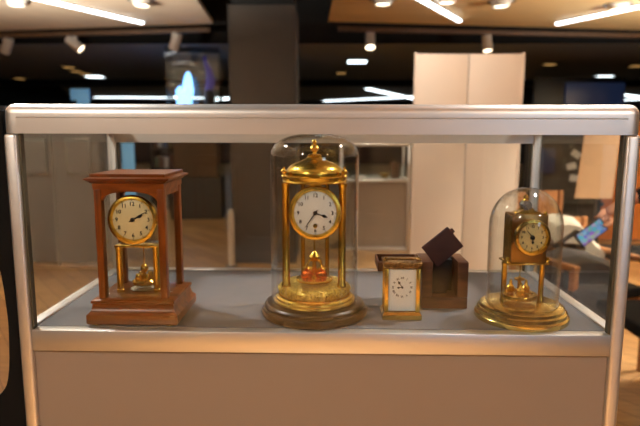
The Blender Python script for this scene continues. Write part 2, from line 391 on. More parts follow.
def uplight(label, x, y, power):  # unseen standing lamps, added to brighten the hanging ceiling panels
    t = thing('added_uplight', label, 'added floor lamp', (x, y, 0), 0, 'uplights added to brighten the hall')
    obj('base', lathe(NB(), [(0, 0), (.16, 0), (.15, .025), (.02, .035), (0, .035)], 28), 'black_plastic', t)
    obj('pole', lathe(NB(), [(0, .03), (.014, .03), (.014, 1.75), (0, 1.75)], 12), 'black_plastic', t)
    obj('lamp_shade', lathe(NB(), [(0, 1.75), (.05, 1.75), (.15, 1.86), (.145, 1.86), (.045, 1.757), (0, 1.757)], 28), 'black_plastic', t)
    obj('bulb', lathe(NB(), [(0, 1.757), (.03, 1.765), (.04, 1.79), (.025, 1.82), (0, 1.83)], 16), 'lens', t)
    lamp('added_uplight_lamp', 'SPOT', (0, 0, 1.85), power, (1, .93, .80), t, None, spot_size=2.95, spot_blend=.25, shadow_soft_size=.05).rotation_euler = (PI, 0, 0)
unseen_spot('added ceiling spotlight lighting the armchair at right', 1.5, .55, (1.42, 1.9, .75), 45, NEUTRAL, .75)
unseen_spot('added ceiling spotlight lighting the wall behind the photographer', -2.6, -3.0, (-2.9, -5, 1.7), 90, WARM, 1.3)
unseen_spot('added ceiling spotlight lighting the floor under the black seated chair', 2.3, .9, (1.75, 1.7, 0), 130, WARM, 1.3)
uplight('added black standing uplight out of the photo on the left', -2.9, 3.1, 560)
uplight('added black standing uplight out of the photo on the right', 4.2, 3.3, 900)
uplight('added black standing uplight behind the photographer', -2.6, -2.6, 300)
unseen_spot('added ceiling spotlight lighting the white partition', .45, 2.1, (.95, 3.2, 1.25), 60, NEUTRAL, 1.5)
unseen_spot('added ceiling spotlight lighting the floor behind the photographer', 0, -2.5, (0, -2.4, 0), 1350, WARM, 1.7)

# ================================================================== BACKGROUND
col = thing('column', 'broad dark grey square column behind the showcase', 'column', (-.63, 4.75, 0))
obj('cladding', box(NB(), (-.31, -.31, 0), (.31, .31, 2.46), .004), 'column_grey', col, False)
obj('core', box(NB(), (-.29, -.29, 2.46), (.29, .29, 3.2)), 'black_ceiling', col, False)
for s in (-1, 1): obj("edge_strip", box(NB(), (s*.312-.006, -.318, 0), (s*.312+.006, -.306, 2.46), .002), "grey_partition", col)

pt = thing('partition', 'tall white folding partition of two panels behind the right half of the showcase', 'partition', (1.01, 3.2, 0))
for s in (-1, 1):
    q = obj('panel', box(NB(), (min(0, s*.395)+.003, 0-.012, .02), (max(0, s*.395)-.003, .012, 1.85), .004), 'partition_beige', pt, rot=(0, 0, s*-.05))
    obj('frame_edge', box(NB(), (s*.385-.008, -.016, .0), (s*.385+.008, .016, 1.86), .003), 'partition_beige', q)
obj('hinge', lathe(NB(), [(0, .02), (.008, .02), (.008, 1.84), (0, 1.84)], 10), 'alu_dark', pt)

def small_case(label, loc, w, d, zs, zt, m='case_panel'):
    t = thing('display_case', label, 'display case', loc)
    hw = w/2
    obj('body', box(NB(), (-hw+.02, .02, .03), (hw-.02, d-.02, zs-.03)), m, t, False)
    for x in (-hw, hw-.03):
        for y in (0, d-.03): obj('post', box(NB(), (x, y, 0), (x+.03, y+.03, zt-.03), .004), 'alu', t)
    for z in (zs-.03, zt-.03, .0):
        for y in (0, d-.03): obj('rail', box(NB(), (-hw+.03, y, z), (hw-.03, y+.03, z+.03), .004), 'alu', t)
    for z in (zs-.03, zt-.03):
        for x in (-hw, hw-.03): obj('rail', box(NB(), (x, .03, z), (x+.03, d-.03, z+.03), .004), 'alu', t)
    obj('shelf', box(NB(), (-hw+.03, .03, zs-.02), (hw-.03, d-.03, zs), .001), 'shelf_grey', t, False)
    for y in (.012, d-.018): obj('glass_pane', box(NB(), (-hw+.03, y, zs), (hw-.03, y+.005, zt-.03)), 'pane_glass', t, False)
    for x in (-hw+.012, hw-.018): obj('glass_pane', box(NB(), (x, .03, zs), (x+.005, d-.03, zt-.03)), 'pane_glass', t, False)
    return t
small_case('smaller glass display case standing far behind the tall dome clock, left of the white partition', (.5, 5.1, 0), .76, .5, .78, 1.17)
# little exhibits inside the far case
tag(obj('brass_bowl', lathe(NB(), [(0, 0), (.03, 0), (.06, .05), (.055, .05), (.028, .006), (0, .006)], 20), 'brass', loc=(.62, 5.3, .78)), 'small brass bowl inside the far display case', 'bowl')
tag(obj('table_clock', prism(NB(), [(-.04, 0), (.04, 0), (.04, .13), (.03, .17), (0, .19), (-.03, .17), (-.04, .13)], -.03, .03), 'brown_furniture', loc=(.74, 5.35, .78)), 'small brown table clock inside the far display case at its right end', 'clock')
tag(obj('white_dish', lathe(NB(), [(0, 0), (.05, 0), (.08, .025), (.07, .025), (.045, .005), (0, .005)], 20), 'enamel_white', loc=(.33, 5.25, .78)), 'white dish at the left end of the far display case', 'dish')

# grey partition at the left
gp = thing('grey_partition', 'dark grey partition of two panels seen through the left glass of the showcase', 'partition', (-2.62, 4.3, 0))
for i in (0, 1): obj('panel', box(NB(), (-.62+i*.625, 0, .03), (-.005+i*.625, .03, 1.42), .003), 'grey_partition', gp, False)
for x in (-.63, -.005, .62): obj('upright', box(NB(), (x, -.008, 0), (x+.012, .038, 1.44), .002), 'alu_dark', gp)
for i, (x, z, lb) in enumerate(((-2.78, 1.05, 'faint framed notice on the grey partition, left one'), (-2.36, 1.06, 'faint framed notice on the grey partition, right one'))):
    t = thing('framed_notice', lb, 'notice', (x, 4.29, z), 0, 'notices on the grey partition')
    obj('frame', box(NB(), (-.12, -.012, -.17), (.12, .008, .17), .003), 'alu_dark', t); obj('sheet', box(NB(), (-.105, -.014, -.155), (.105, -.012, .155)), 'grey_partition', t)

# black curved fabric stand at the left edge
def fabric_stand():
    t = thing('fabric_banner', 'black fabric banner stand with a curved waist at the left edge beside the showcase', 'banner stand', (-.564, .03, 0))
    L = [(-.30, .1), (-.25, .45), (-.14, .70), (-.055, .79), (-.030, .83), (-.0215, .92), (-.0225, .98), (-.030, 1.05), (-.055, 1.11), (-.13, 1.19), (-.2, 1.26), (-.23, 1.335)]
    L2 = []
    for i in range(len(L)-1):
        for k in range(4):
            u = k/4; p0, p1, p2, p3 = [Vector(L[max(0, min(len(L)-1, i+j))]) for j in (-1, 0, 1, 2)]
            L2.append(tuple(.5*((2*p1)+(p2-p0)*u+(2*p0-5*p1+4*p2-p3)*u*u+(3*p1-p0-3*p2+p3)*u**3)))
    L2.append(L[-1])
    obj('fabric', prism(NB(), L2 + [(-.002, 1.335), (-.002, .1)], -.010, .010), 'black_cloth', t)
    obj('pole', lathe(NB(), [(0, 0), (.007, 0), (.007, 1.345), (0, 1.345)], 12), 'black_plastic', t, loc=(-.012, .012, 0))
    obj('foot', box(NB(), (-.3, -.09, 0), (0, .09, .012), .004), 'black_plastic', t)
fabric_stand()
# tall glass showcase with a blue glowing figure
tw = thing('glass_tower', 'tall narrow glass showcase with a blue glowing figure left of the column', 'display case', (-1.95, 7.19, 0), .10)
obj('plinth', box(NB(), (-.39, 0, 0), (.36, .6, .62), .004), 'dark_furniture', tw, False)
for x in (-.39, .355): obj('glass_pane', box(NB(), (x, .006, .62), (x+.005, .594, 2.47)), 'pane_glass', tw, False)
for y in (0, .595): obj('glass_pane', box(NB(), (-.39, y, .62), (.36, y+.005, 2.47)), 'pane_glass', tw, False)
obj('top', box(NB(), (-.39, 0, 2.47), (.36, .6, 2.48)), 'pane_glass', tw, False)
obj('stand', box(NB(), (-.33, .1, .62), (.30, .5, 1.3), .004), 'brown_furniture', tw, False)
fig = thing('glowing_figure', 'light blue glowing figure inside the tall glass showcase', 'figure', (-2.115, 7.45, 1.3)); fig.scale = (1.64, 1.64, 1.64)
obj('body', tube(NB(), [(0, 0, 0), (.0, 0, .14), (-.005, 0, .26), (.01, 0, .36), (.012, 0, .44), (.015, 0, .5), (.015, 0, .52)], .05, 14, [.06, .05, .048, .052, .04, .025, .008]), 'blue_glow', fig)
obj('arm', tube(NB(), [(-.03, -.02, .33), (-.07, -.03, .22), (-.13, -.03, .12), (-.16, -.03, .05)], .02, 10, [.026, .024, .02, .012]), 'blue_glow', fig)
obj('wing', prism(NB(), [(-.03, .05), (-.09, .25), (-.10, .36), (-.06, .40), (-.03, .3)], -.01, .012), 'blue_glow', fig)
vf = thing('dark_figurine', 'dark standing figurine with a violet top in the right of the tall glass showcase', 'figure', (-1.80, 7.48, 1.3)); vf.scale = (1.64, 1.64, 1.64)
obj('body', tube(NB(), [(0, 0, 0), (0, 0, .02), (0, 0, .06), (.0, 0, .2), (.01, 0, .3), (.0, 0, .36)], .05, 12, [.07, .07, .035, .042, .05, .04]), 'black_plastic', vf)
obj('head', tube(NB(), [(0, 0, .35), (.02, 0, .44), (.01, 0, .53), (-.02, 0, .6), (-.03, 0, .66)], .04, 12, [.035, .04, .03, .02, .012]), 'violet_glow', vf)
# pale blue banner seen above and through the showcase, glow added to brighten it
bn = thing('glowing_banner', 'pale blue upright banner with added glow far behind the left of the showcase', 'sign', (-3.8, 7.75, 0))
obj('cloth', box(NB(), (-.1, -.01, .1), (.1, .01, 1.92), .003), 'pale_blue_glow', bn)
obj('top_arm', box(NB(), (-.19, -.012, 1.76), (.1, .012, 1.93), .003), 'pale_blue_glow', bn)
obj('base', box(NB(), (-.2, -.15, 0), (.2, .15, .1), .01), 'dark_furniture', bn)
tag(obj('blue_panel', box(NB(), (-.09, -.02, 0), (.09, .02, 1.12), .004), 'pale_blue_glow', loc=(-2.98, 7.3, 0)), 'pale blue panel with added glow just right of the rear left post of the showcase', 'panel')  # shares the banner's added glow, no lamp inside

# open shelf unit with books behind the wooden clock
sx0, sx1, sy = -2.85, -1.95, 7.9
su = thing('shelf_unit', 'dark open shelf unit with coloured books behind the wooden clock', 'shelf', ((sx0+sx1)/2, sy, 0))
hw = (sx1-sx0)/2
for x in (-hw, hw-.03): obj('side_panel', box(NB(), (x, 0, 0), (x+.03, .35, 1.35), .003), 'dark_furniture', su, False)
for z in (.05, .35, .68, 1.0, 1.32): obj('shelf', box(NB(), (-hw+.03, 0, z), (hw-.03, .33, z+.03), .002), 'dark_furniture', su, False)
obj('back_panel', box(NB(), (-hw+.03, .33, 0), (hw-.03, .35, 1.35)), 'dark_furniture', su, False)
BC = ['book_red', 'book_yellow', 'book_blue', 'book_white', 'book_brown', 'book_green']
BN = {'book_red': 'red', 'book_yellow': 'yellow', 'book_blue': 'blue', 'book_white': 'white', 'book_brown': 'brown', 'book_green': 'green'}
for shelf_i, z in enumerate((.71, 1.03)):
    x = sx0+.06; k = 0
    while x < sx1-.14:
        th = random.uniform(.05, .085); h = random.uniform(.16, .25); c = random.choice(BC); k += 1
        b = thing('book', f"blurred {BN[c]} book, {['first','second','third','fourth','fifth','sixth','seventh','eighth','ninth','tenth','eleventh','twelfth'][k-1]} from left on the {['lower','upper'][shelf_i]} filled shelf behind the wooden clock", 'book', (x, sy+.03, z), 0, f"books on the {['lower','upper'][shelf_i]} filled shelf")
        obj('cover', box(NB(), (0, 0, 0), (th, .2, h), .004), c, b); obj('pages', box(NB(), (.006, .004, h-.004), (th-.006, .196, h+.002)), 'paper', b)
        x += th + random.uniform(.006, .03)
# dark cabinets between the shelf and the column
for i, (x, wd, h, lb) in enumerate(((-1.36, .3, 1.18, 'brown tall cabinet right of the far book shelf'), (-1.0, .36, 1.12, 'dark cabinet with two small knobs just left of the column'))):
    t = thing('cabinet', lb, 'cabinet', (x, 7.9, 0))
    obj('body', box(NB(), (-wd/2, 0, .03), (wd/2, .4, h), .004), ['brown_furniture', 'dark_furniture'][i], t, False)
    for s in (-1, 1):
        d = obj('door', box(NB(), (min(0, s*wd/2)+.004, -.018, .06), (max(0, s*wd/2)-.004, 0, h-.03), .003), ['brown_furniture', 'dark_furniture'][i], t, False)
        obj('knob', lathe(NB(), [(0, .02), (.01, .016), (.012, .01), (.005, 0), (0, 0)], 12, T(s*.03, -.018, h*.62), 'Y'), 'steel', d)
tag(obj('white_bag', lathe(NB(), [(0, 0), (.05, 0), (.07, .06), (.06, .13), (.03, .17), (0, .18)], 20), 'white_cloth', loc=(-2.45, 8.05, 1.35)), 'white blurred bundle on top of the far book shelf', 'bundle')
bl = thing('bollard', 'slim white post standing at the left foot of the column', 'post', (-.93, 4.28, 0))
obj('post', lathe(NB(), [(.0, .02), (.03, .02), (.032, .4), (.03, .52), (.018, .56), (0, .57)], 16), 'white_plastic', bl); obj('base', lathe(NB(), [(0, 0), (.06, 0), (.055, .02), (0, .02)], 20), 'alu_dark', bl)

# right background
wp = thing('wooden_partition', 'orange wooden panelled partition in the right background', 'partition', (4.75, 5.7, 0))
for i in range(4): obj('board', box(NB(), (-1.75+i*.9, 0, .02), (-.86+i*.9,   .04, 1.40), .004), 'orange_wood', wp, False)
obj('cap', box(NB(), (-1.76, -.01, 1.40), (1.86, .05, 1.43), .004), 'orange_wood', wp, False)
bb = thing('notice_board', 'black notice board cabinet right of the white partition', 'cabinet', (2.55, 5.15, 0))
obj('body', box(NB(), (-.32, 0, 0), (.42, .35, 1.22), .004), 'dark_furniture', bb, False)
obj('ledge', box(NB(), (-.34, -.03, .5), (.44, 0, .54), .004), 'black_plastic', bb, False)
tag(obj('screen', box(NB(), (-.09, -.012, -.12), (.09, .012, .14), .003), 'screen_blue', loc=(2.34, 5.13, .98)), 'small bluish lit screen on the black cabinet right of the white partition', 'screen')
for i, (x, z, r, lb) in enumerate(((2.66, 1.06, .6, 'white tilted note on the black cabinet, topmost'), (2.62, .93, -.2, 'white note low left on the black cabinet'), (2.8, 1.1, .3, 'white note at upper right of the black cabinet'), (2.82, .98, 1.0, 'white slanted note at the right of the black cabinet'), (2.66, .8, .1, 'white note just above the cabinet ledge'))):
    tag(obj('note', box(NB(), (-.05, -.003, -.035), (.05, .003, .035)), 'paper', loc=(x, 5.145, z), rot=(0, r, 0)), lb, 'note', 'notes on the black cabinet')
ds = thing('display_screen', 'large dark blue dimly lit screen above the right of the showcase', 'screen', (4.4, 8.6, 0))
obj('panel', box(NB(), (-.5, -.03, 1.3), (.46, .03, 2.1), .01), 'screen_blue', ds); obj('frame', box(NB(), (-1.0, .03, .4), (.5, .08, 2.2), .01), 'black_plastic', ds); obj('stand', box(NB(), (-.1, .03, 0), (.1, .08, .4)), 'black_plastic', ds)

es = thing('easel_sign', 'beige sheet on a thin stand left of the right post of the showcase', 'sign', (1.70, 2.6, 0))
obj('sheet', prism(NB(), [(-.125, -.2), (.11, -.2), (.13, .2), (-.09, .2)], -.004, .004), 'beige_paper', es, loc=(0, 0, 1.08))
obj('pole', lathe(NB(), [(0, .02), (.01, .02), (.01, 1.2), (0, 1.2)], 10), 'alu_dark', es, loc=(.02, .016, 0))
obj('base', lathe(NB(), [(0, 0), (.13, 0), (.12, .015), (.015, .025), (0, .025)], 28), 'alu_dark', es, loc=(.02, .016, 0))

def armchair(label, loc, rz, seat_m='black_cloth'):
    t = thing('armchair', label, 'chair', loc, rz, 'wooden armchairs at the right')
    obj('seat', box(NB(), (-.22, -.24, .42), (.24, .24, .475), .015, 3), seat_m, t)
    b = obj('backrest', box(NB(), (-.25, -.22, .52), (-.22, .22, .79), .008), 'chair_wood', t)
    for s in (-1, 1):
        obj('arm', box(NB(), (-.24, s*.255-.02, .6), (.265, s*.255+.02, .63), .006), 'chair_wood', t)
        obj('leg', box(NB(), (.225, s*.255-.016, 0), (.26, s*.255+.016, .6), .004), 'chair_wood', t)
        obj('leg', box(NB(), (-.255, s*.255-.016, 0), (-.222, s*.255+.016, .79), .004), 'chair_wood', t)
    for y in (-.22, .22): obj('seat_rail', box(NB(), (-.22, y-.012, .38), (.225, y+.012, .42), .003), 'chair_wood', t)
    return t
ch = armchair('wooden armchair with a dark denim jacket and white cloth piled on it', (1.41, 2.12, 0), -1.22)
armchair('wooden armchair farther back in front of the black cabinet', (1.72, 4.1, 0), PI/2+.35)
# near chair with the black seat at the right edge, seen outside the showcase
nc = thing('side_chair', 'black seated wooden chair cut off by the right edge beside the showcase', 'chair', (1.55, 1.44, 0))
obj('seat', box(NB(), (-.24, -.22, .44), (.24, .24, .50), .02, 3), 'black_cloth', nc)
for x in (-.17, .2):
    for y in (-.2, .2): obj('leg', box(NB(), (x-.02, y-.018, 0), (x+.02, y+.018, .45), .004), 'chair_wood', nc)
obj('backrest', box(NB(), (.2, -.2, .56), (.23, .2, .9), .01), 'chair_wood', nc)
for y in (-.19, .19): obj('back_post', box(NB(), (.2, y-.015, .45), (.235, y+.015, .9), .004), 'chair_wood', nc)
bench = thing('bench', 'low bench with a dark seat on the wooden floor behind the right post', 'bench', (2.55, 3.0, 0))
obj('seat', box(NB(), (-.6, -.18, .42), (.6, .18, .47), .012), 'black_cloth', bench)
for x in (-.5, .5):
    for y in (-.14, .14): obj('leg', box(NB(), (x-.02, y-.02, 0), (x+.02, y+.02, .42), .003), 'chair_wood', bench)

def lump(bm, prof_pts, y0, y1, seed, amp=.012):
    """pile of cloth: outline in XZ swelling between two depths."""
    rnd = random.Random(seed); n = 9; rings = []
    cx = sum(q[0] for q in prof_pts)/len(prof_pts); cz = sum(q[1] for q in prof_pts)/len(prof_pts)
    for i in range(n):
        u = i/(n-1); s = .35+.65*math.sin(PI*(.12+.76*u))**.5; y = y0+(y1-y0)*u
        rings.append([bm.verts.new((cx+(x-cx)*s+rnd.uniform(-amp, amp), y+rnd.uniform(-amp, amp), cz+(z-cz)*s+rnd.uniform(-amp, amp))) for x, z in prof_pts])
    m = len(prof_pts)
    for a, b in zip(rings[:-1], rings[1:]):
        for k in range(m): bm.faces.new((a[k], a[(k+1) % m], b[(k+1) % m], b[k]))
    bm.faces.new(rings[0][::-1]); bm.faces.new(rings[-1])
    bmesh.ops.subdivide_edges(bm, edges=bm.edges[:], cuts=1, use_grid_fill=True, smooth=.6)
    return bm
dj = tag(obj('denim_jacket', lump(NB(), [(1.21, .477), (1.35, .477), (1.52, .477), (1.545, .54), (1.53, .6), (1.46, .635), (1.34, .65), (1.24, .63), (1.19, .57), (1.19, .5)], 1.88, 2.24, 3), 'denim'), 'dark grey denim jacket heaped on the wooden armchair', 'jacket')
obj('sleeve', lump(NB(), [(1.25, .3), (1.34, .29), (1.47, .31), (1.5, .4), (1.5, .5), (1.42, .53), (1.3, .53), (1.23, .5), (1.22, .4)], 1.76, 1.86, 8, .006), 'denim', dj)
tag(obj('white_cloth', lump(NB(), [(1.27, .655), (1.4, .66), (1.5, .64), (1.55, .52), (1.59, .46), (1.64, .5), (1.65, .6), (1.58, .66), (1.52, .73), (1.45, .80), (1.36, .815), (1.27, .80), (1.23, .72)], 2.22, 2.46, 5, .006), 'white_cloth'), 'white cloth hanging over the back of the armchair above the denim jacket', 'cloth')

# person holding a phone at the right edge
def skin_body(name, nodes, edges, m, parent=None, sub=2):
    me = bpy.data.meshes.new(name); keys = list(nodes); ix = {k: i for i, k in enumerate(keys)}
    me.from_pydata([nodes[k][0] for k in keys], [(ix[a], ix[b]) for a, b in edges], [])
    o = bpy.data.objects.new(name, me); COL.objects.link(o)
    sk = o.modifiers.new('skin', 'SKIN'); sk.use_smooth_shade = True
    lay = me.skin_vertices[0].data
    for k in keys:
        r = nodes[k][1]; lay[ix[k]].radius = r if isinstance(r, tuple) else (r, r)
    lay[0].use_root = True
    s = o.modifiers.new('sub', 'SUBSURF'); s.levels = sub; s.render_levels = sub
    me2 = bpy.data.meshes.new_from_object(o.evaluated_get(bpy.context.evaluated_depsgraph_get()))
    me2.name = name; me2.materials.clear(); me2.materials.append(MATS[m])
    me2.polygons.foreach_set('use_smooth', [True]*len(me2.polygons))
    bpy.data.objects.remove(o); bpy.data.meshes.remove(me)
    r = bpy.data.objects.new(name, me2); COL.objects.link(r)
    if parent: r.parent = parent
    return r
def person():
    px, py = 2.02, 1.80
    P = thing('person', 'person in black sleeves at the right edge holding a bright phone', 'person', (px, py, 0))
    hand = Vector((1.375, 1.775, .900)) - Vector((px, py, 0)); wrist = Vector((1.435, 1.775, .945)) - Vector((px, py, 0)); elb = Vector((1.665, 1.66, 1.09)) - Vector((px, py, 0))
    N = {'pelvis': ((0, 0, .95), (.13, .15)), 'waist': ((0, 0, 1.1), (.105, .13)), 'chest': ((.0, 0, 1.28), (.115, .16)), 'neckbase': ((.005, 0, 1.43), (.06, .07)), 'neck': ((-.01, 0, 1.5), .052),
         'jaw': ((-.035, 0, 1.555), (.068, .082)), 'head': ((-.02, 0, 1.63), (.088, .108)), 'crown': ((-.01, 0, 1.705), (.07, .088)),
         'shL': ((0, -.19, 1.38), .06), 'elL': (tuple(elb), .042), 'wrL': (tuple(wrist), .027), 'haL': (tuple(hand), (.034, .018)),
         'shR': ((0, .19, 1.38), .06), 'elR': ((.03, .25, 1.1), .042), 'wrR': ((-.06, .24, .87), .028), 'haR': ((-.08, .235, .79), (.036, .02)),
         'hipL': ((0, -.09, .88), .085), 'knL': ((-.02, -.1, .49), .056), 'anL': ((.03, -.1, .09), .04), 'toL': ((-.15, -.12, .03), .032),
         'hipR': ((0, .09, .88), .085), 'knR': ((-.02, .1, .49), .056), 'anR': ((.03, .1, .09), .04), 'toR': ((-.15, .12, .03), .032)}
    E = [('pelvis', 'waist'), ('waist', 'chest'), ('chest', 'neckbase'), ('neckbase', 'neck'), ('neck', 'jaw'), ('jaw', 'head'), ('head', 'crown'), ('chest', 'shL'), ('shL', 'elL'), ('elL', 'wrL'), ('wrL', 'haL'),
         ('chest', 'shR'), ('shR', 'elR'), ('elR', 'wrR'), ('wrR', 'haR'), ('pelvis', 'hipL'), ('hipL', 'knL'), ('knL', 'anL'), ('anL', 'toL'), ('pelvis', 'hipR'), ('hipR', 'knR'), ('knR', 'anR'), ('anR', 'toR')]
    body = skin_body('body', N, E, 'skin', P)
    # fingers: chains rooted inside the palm, joined to the one body mesh
    bmj = NB(); bmj.from_mesh(body.data)
    def finger(pts, r0, r1):
        n = len(pts); tube(bmj, pts, r0, 10, [r0+(r1-r0)*i/(n-1) for i in range(n)])
    for k, (dx, dz, L) in enumerate(((-.02, .02, .072), (-.012, .006, .08), (-.002, -.010, .076), (.012, -.024, .062))):
        b0 = hand + Vector((dx+.012, -.002, dz)); d = Vector((-.72, 0, -.55)).normalized()
        finger([b0, b0+d*L*.42+Vector((0, -.006, 0)), b0+d*L*.72+Vector((.004, -.014, 0)), b0+d*L+Vector((.008, -.004, .004))], .0095, .0068)
    th = hand + Vector((.02, -.015, -.02))
    finger([th, th+Vector((-.012, -.02, -.022)), th+Vector((-.032, -.03, -.03)), th+Vector((-.05, -.028, -.03))], .012, .008)
    hr = Vector((-.08, .235, .79))
    for k in range(4):
        b0 = hr + Vector((-.026+k*.017, 0, -.02)); L = (.07, .08, .075, .06)[k]
        finger([b0, b0+Vector((0, -.004, -L*.5)), b0+Vector((.004, -.016, -L*.95))], .0095, .0068)
    finger([hr+Vector((-.02, 0, .02)), hr+Vector((-.048, -.008, -.01)), hr+Vector((-.056, -.014, -.04))], .012, .008)
    bmj.to_mesh(body.data); bmj.free(); body.data.polygons.foreach_set('use_smooth', [True]*len(body.data.polygons))
    g = lambda k, e=.0: (N[k][0], tuple(v+e for v in N[k][1]) if isinstance(N[k][1], tuple) else N[k][1]+e)
    sl = Vector((1.495, 1.752, .972)) - Vector((px, py, 0))
    J = {'hem': ((0, 0, .84), (.15, .19)), 'pelvis': ((0, 0, .97), (.15, .19)), 'waist': ((0, 0, 1.1), (.14, .175)), 'chest': ((0, 0, 1.28), (.15, .20)), 'neckbase': ((.005, 0, 1.44), (.075, .09)),
         'shL': ((0, -.19, 1.37), .08), 'elL': (tuple(elb), .06), 'cuff': (tuple(sl), .045), 'shR': ((0, .19, 1.37), .085), 'elR': ((.03, .25, 1.1), .068), 'wrR': ((-.055, .24, .88), .05)}
    skin_body('jumper', J, [('hem', 'pelvis'), ('pelvis', 'waist'), ('waist', 'chest'), ('chest', 'neckbase'), ('chest', 'shL'), ('shL', 'elL'), ('elL', 'cuff'), ('chest', 'shR'), ('shR', 'elR'), ('elR', 'wrR')], 'black_cloth', P)
    Q = {'pelvis': ((0, 0, .95), (.12, .15)), 'top': ((0, 0, 1.06), (.105, .135)), 'hipL': ((0, -.09, .86), .105), 'knL': ((-.02, -.1, .49), .08), 'anL': ((.03, -.1, .1), .065), 'hipR': ((0, .09, .86), .105), 'knR': ((-.02, .1, .49), .08), 'anR': ((.03, .1, .1), .065)}
    skin_body('trousers', Q, [('top', 'pelvis'), ('pelvis', 'hipL'), ('hipL', 'knL'), ('knL', 'anL'), ('pelvis', 'hipR'), ('hipR', 'knR'), ('knR', 'anR')], 'denim', P)
    for s in (-1, 1):
        skin_body('shoe', {'heel': ((.06, s*.1, .045), .045), 'mid': ((-.04, s*.105, .042), .042), 'toe': ((-.17, s*.12, .036), .036)}, [('heel', 'mid'), ('mid', 'toe')], 'black_plastic', P, 2)
    bmh = NB(); bmesh.ops.create_uvsphere(bmh, u_segments=28, v_segments=18, radius=1.0)
    for v in bmh.verts:
        x, y, z = v.co; k = 1 if (z > .42 or x > .05) else .72
        v.co = Vector((.005+.112*x*k, .093*y*k, 1.655+(.105 if z > 0 else .13)*z*k))
    obj('hair', bmh, 'hair', P)
    obj('nose', tube(NB(), [(-.094, 0, 1.64), (-.108, 0, 1.618), (-.119, 0, 1.597), (-.104, 0, 1.588)], .01, 10, [.006, .009, .012, .007]), 'skin', P)
    for q in (-1, 1):
        obj('eye', lathe(NB(), [(0, -.009), (.007, -.006), (.010, 0), (.007, .006), (0, .009)], 12), 'enamel_white', P, loc=(-.096, q*.032, 1.632))
        obj('pupil', lathe(NB(), [(0, -.004), (.0045, -.002), (.0045, .002), (0, .004)], 10), 'ink', P, loc=(-.105, q*.032, 1.632))
        obj('ear', tube(NB(), [(0, 0, -.028), (.006, 0, 0), (0, 0, .028)], .012, 8, [.008, .015, .011]), 'skin', P, loc=(-.012, q*.098, 1.62))
        obj('eyebrow', box(NB(), (-.004, -.018, -.003), (.004, .018, .003), .002), 'hair', P, loc=(-.098, q*.033, 1.655))
    obj('mouth', box(NB(), (-.005, -.022, -.004), (.005, .022, .004), .003), 'maroon', P, loc=(-.098, 0, 1.557))
    return P
person()
ph = thing('phone', 'black phone with a bright screen held up by the person at the right edge', 'phone', (1.3, 1.755, .81)); ph.rotation_euler = (0, -.66, .0)
obj('phone_body', box(NB(), (-.078, -.005, -.038), (.078, .005, .038), .004, 3), 'black_plastic', ph)
obj('screen', box(NB(), (-.066, -.0058, -.032), (.07, -.005, .034)), 'phone_screen', ph, False)
obj('flip_cover', box(NB(), (-.16, -.003, -.004), (-.02, .045, .002), .002), 'black_plastic', ph, loc=(-.02, .0, .042))

# ================================================================== THE SHOWCASE
DEP = .48; ZT = .4115; ZB = .3595; ZR = -.041
sc = thing('showcase', 'aluminium framed glass showcase with a grey lower panel holding the four clocks', 'display case', (0, 0, SH))
W = CASE_L; pw = .024
def rail_profile(r=.018, t=.032):
    """front rail: outside face at 0, rounded shoulder, groove line half way."""
    pts = [(t, ZB), (0, ZB), (0, ZB+.0265), (.0018, ZB+.0275), (0, ZB+.0285)]
    for i in range(9):
        a = PI/2*i/8; pts.append((r-r*math.cos(a), ZT-r+r*math.sin(a)))
    pts += [(t, ZT)]
    return pts
RE = W-.026
obj('top_rail', prism(NB(), rail_profile(), -RE, RE, 'YZ'), 'alu', sc)
obj('top_rail', prism(NB(), [(DEP-a,   .335 if b == ZB else b) for a, b in rail_profile()], -RE, RE, 'YZ'), 'alu', sc)
for s in (-1, 1):
    obj('top_rail', prism(NB(), [(s*(W-a), b) for a, b in rail_profile()], .026, DEP-.026, 'XZ'), 'alu', sc)
for sx in (-1, 1):
    for sy in (0, 1):
        # rounded corner block
        x0, x1 = (-W, -RE) if sx < 0 else (RE, W); y0, y1 = (0, .026) if sy == 0 else (DEP-.026, DEP)
        bmc = box(NB(), (x0, y0, ZB), (x1, y1, ZT))
        es = [e for e in bmc.edges if all(abs(v.co.z-ZT) < 1e-5 for v in e.verts) and (all(abs(abs(v.co.x)-W) < 1e-5 for v in e.verts) or all(abs(v.co.y-(0 if sy == 0 else DEP)) < 1e-5 for v in e.verts))]
        es += [e for e in bmc.edges if all(abs(abs(v.co.x)-W) < 1e-5 and abs(v.co.y-(0 if sy == 0 else DEP)) < 1e-5 for v in e.verts)]
        bmesh.ops.bevel(bmc, geom=es, offset=.0175, segments=6, profile=.5, affect='EDGES')
        obj('corner_block', bmc, 'alu', sc)
        xa, xb = (-W, -W+pw) if sx < 0 else (W-pw, W); ya, yb = (0, pw) if sy == 0 else (DEP-pw, DEP)
        obj('post', box(NB(), (xa, ya, -SH+.03), (xb, yb, ZB), .006, 3), 'alu', sc)
        obj('foot', lathe(NB(), [(0, 0), (.02, 0), (.02, .012), (.008, .016), (.008, .03), (0, .03)], 18), 'black_plastic', sc, loc=((xa+xb)/2, (ya+yb)/2, -SH))
        g0 = xb if sx < 0 else xa-.004
        obj('glazing_strip', box(NB(), (g0, ya+.006, -.002), (g0+.004, ya+.018, ZB)), 'gasket', sc, False)
WI = W-pw
obj('shelf_rail', box(NB(), (-WI, 0, ZR), (WI, .024, -.0004), .0025), 'alu', sc)
obj('shelf_rail', box(NB(), (-WI, DEP-.024, ZR), (WI, DEP, .002), .0025), 'alu', sc)
for s in (-1, 1): obj('shelf_rail', box(NB(), (min(s*W, s*(W-.024)), pw, ZR), (max(s*W, s*(W-.024)), DEP-pw, .004), .0025), 'alu', sc)
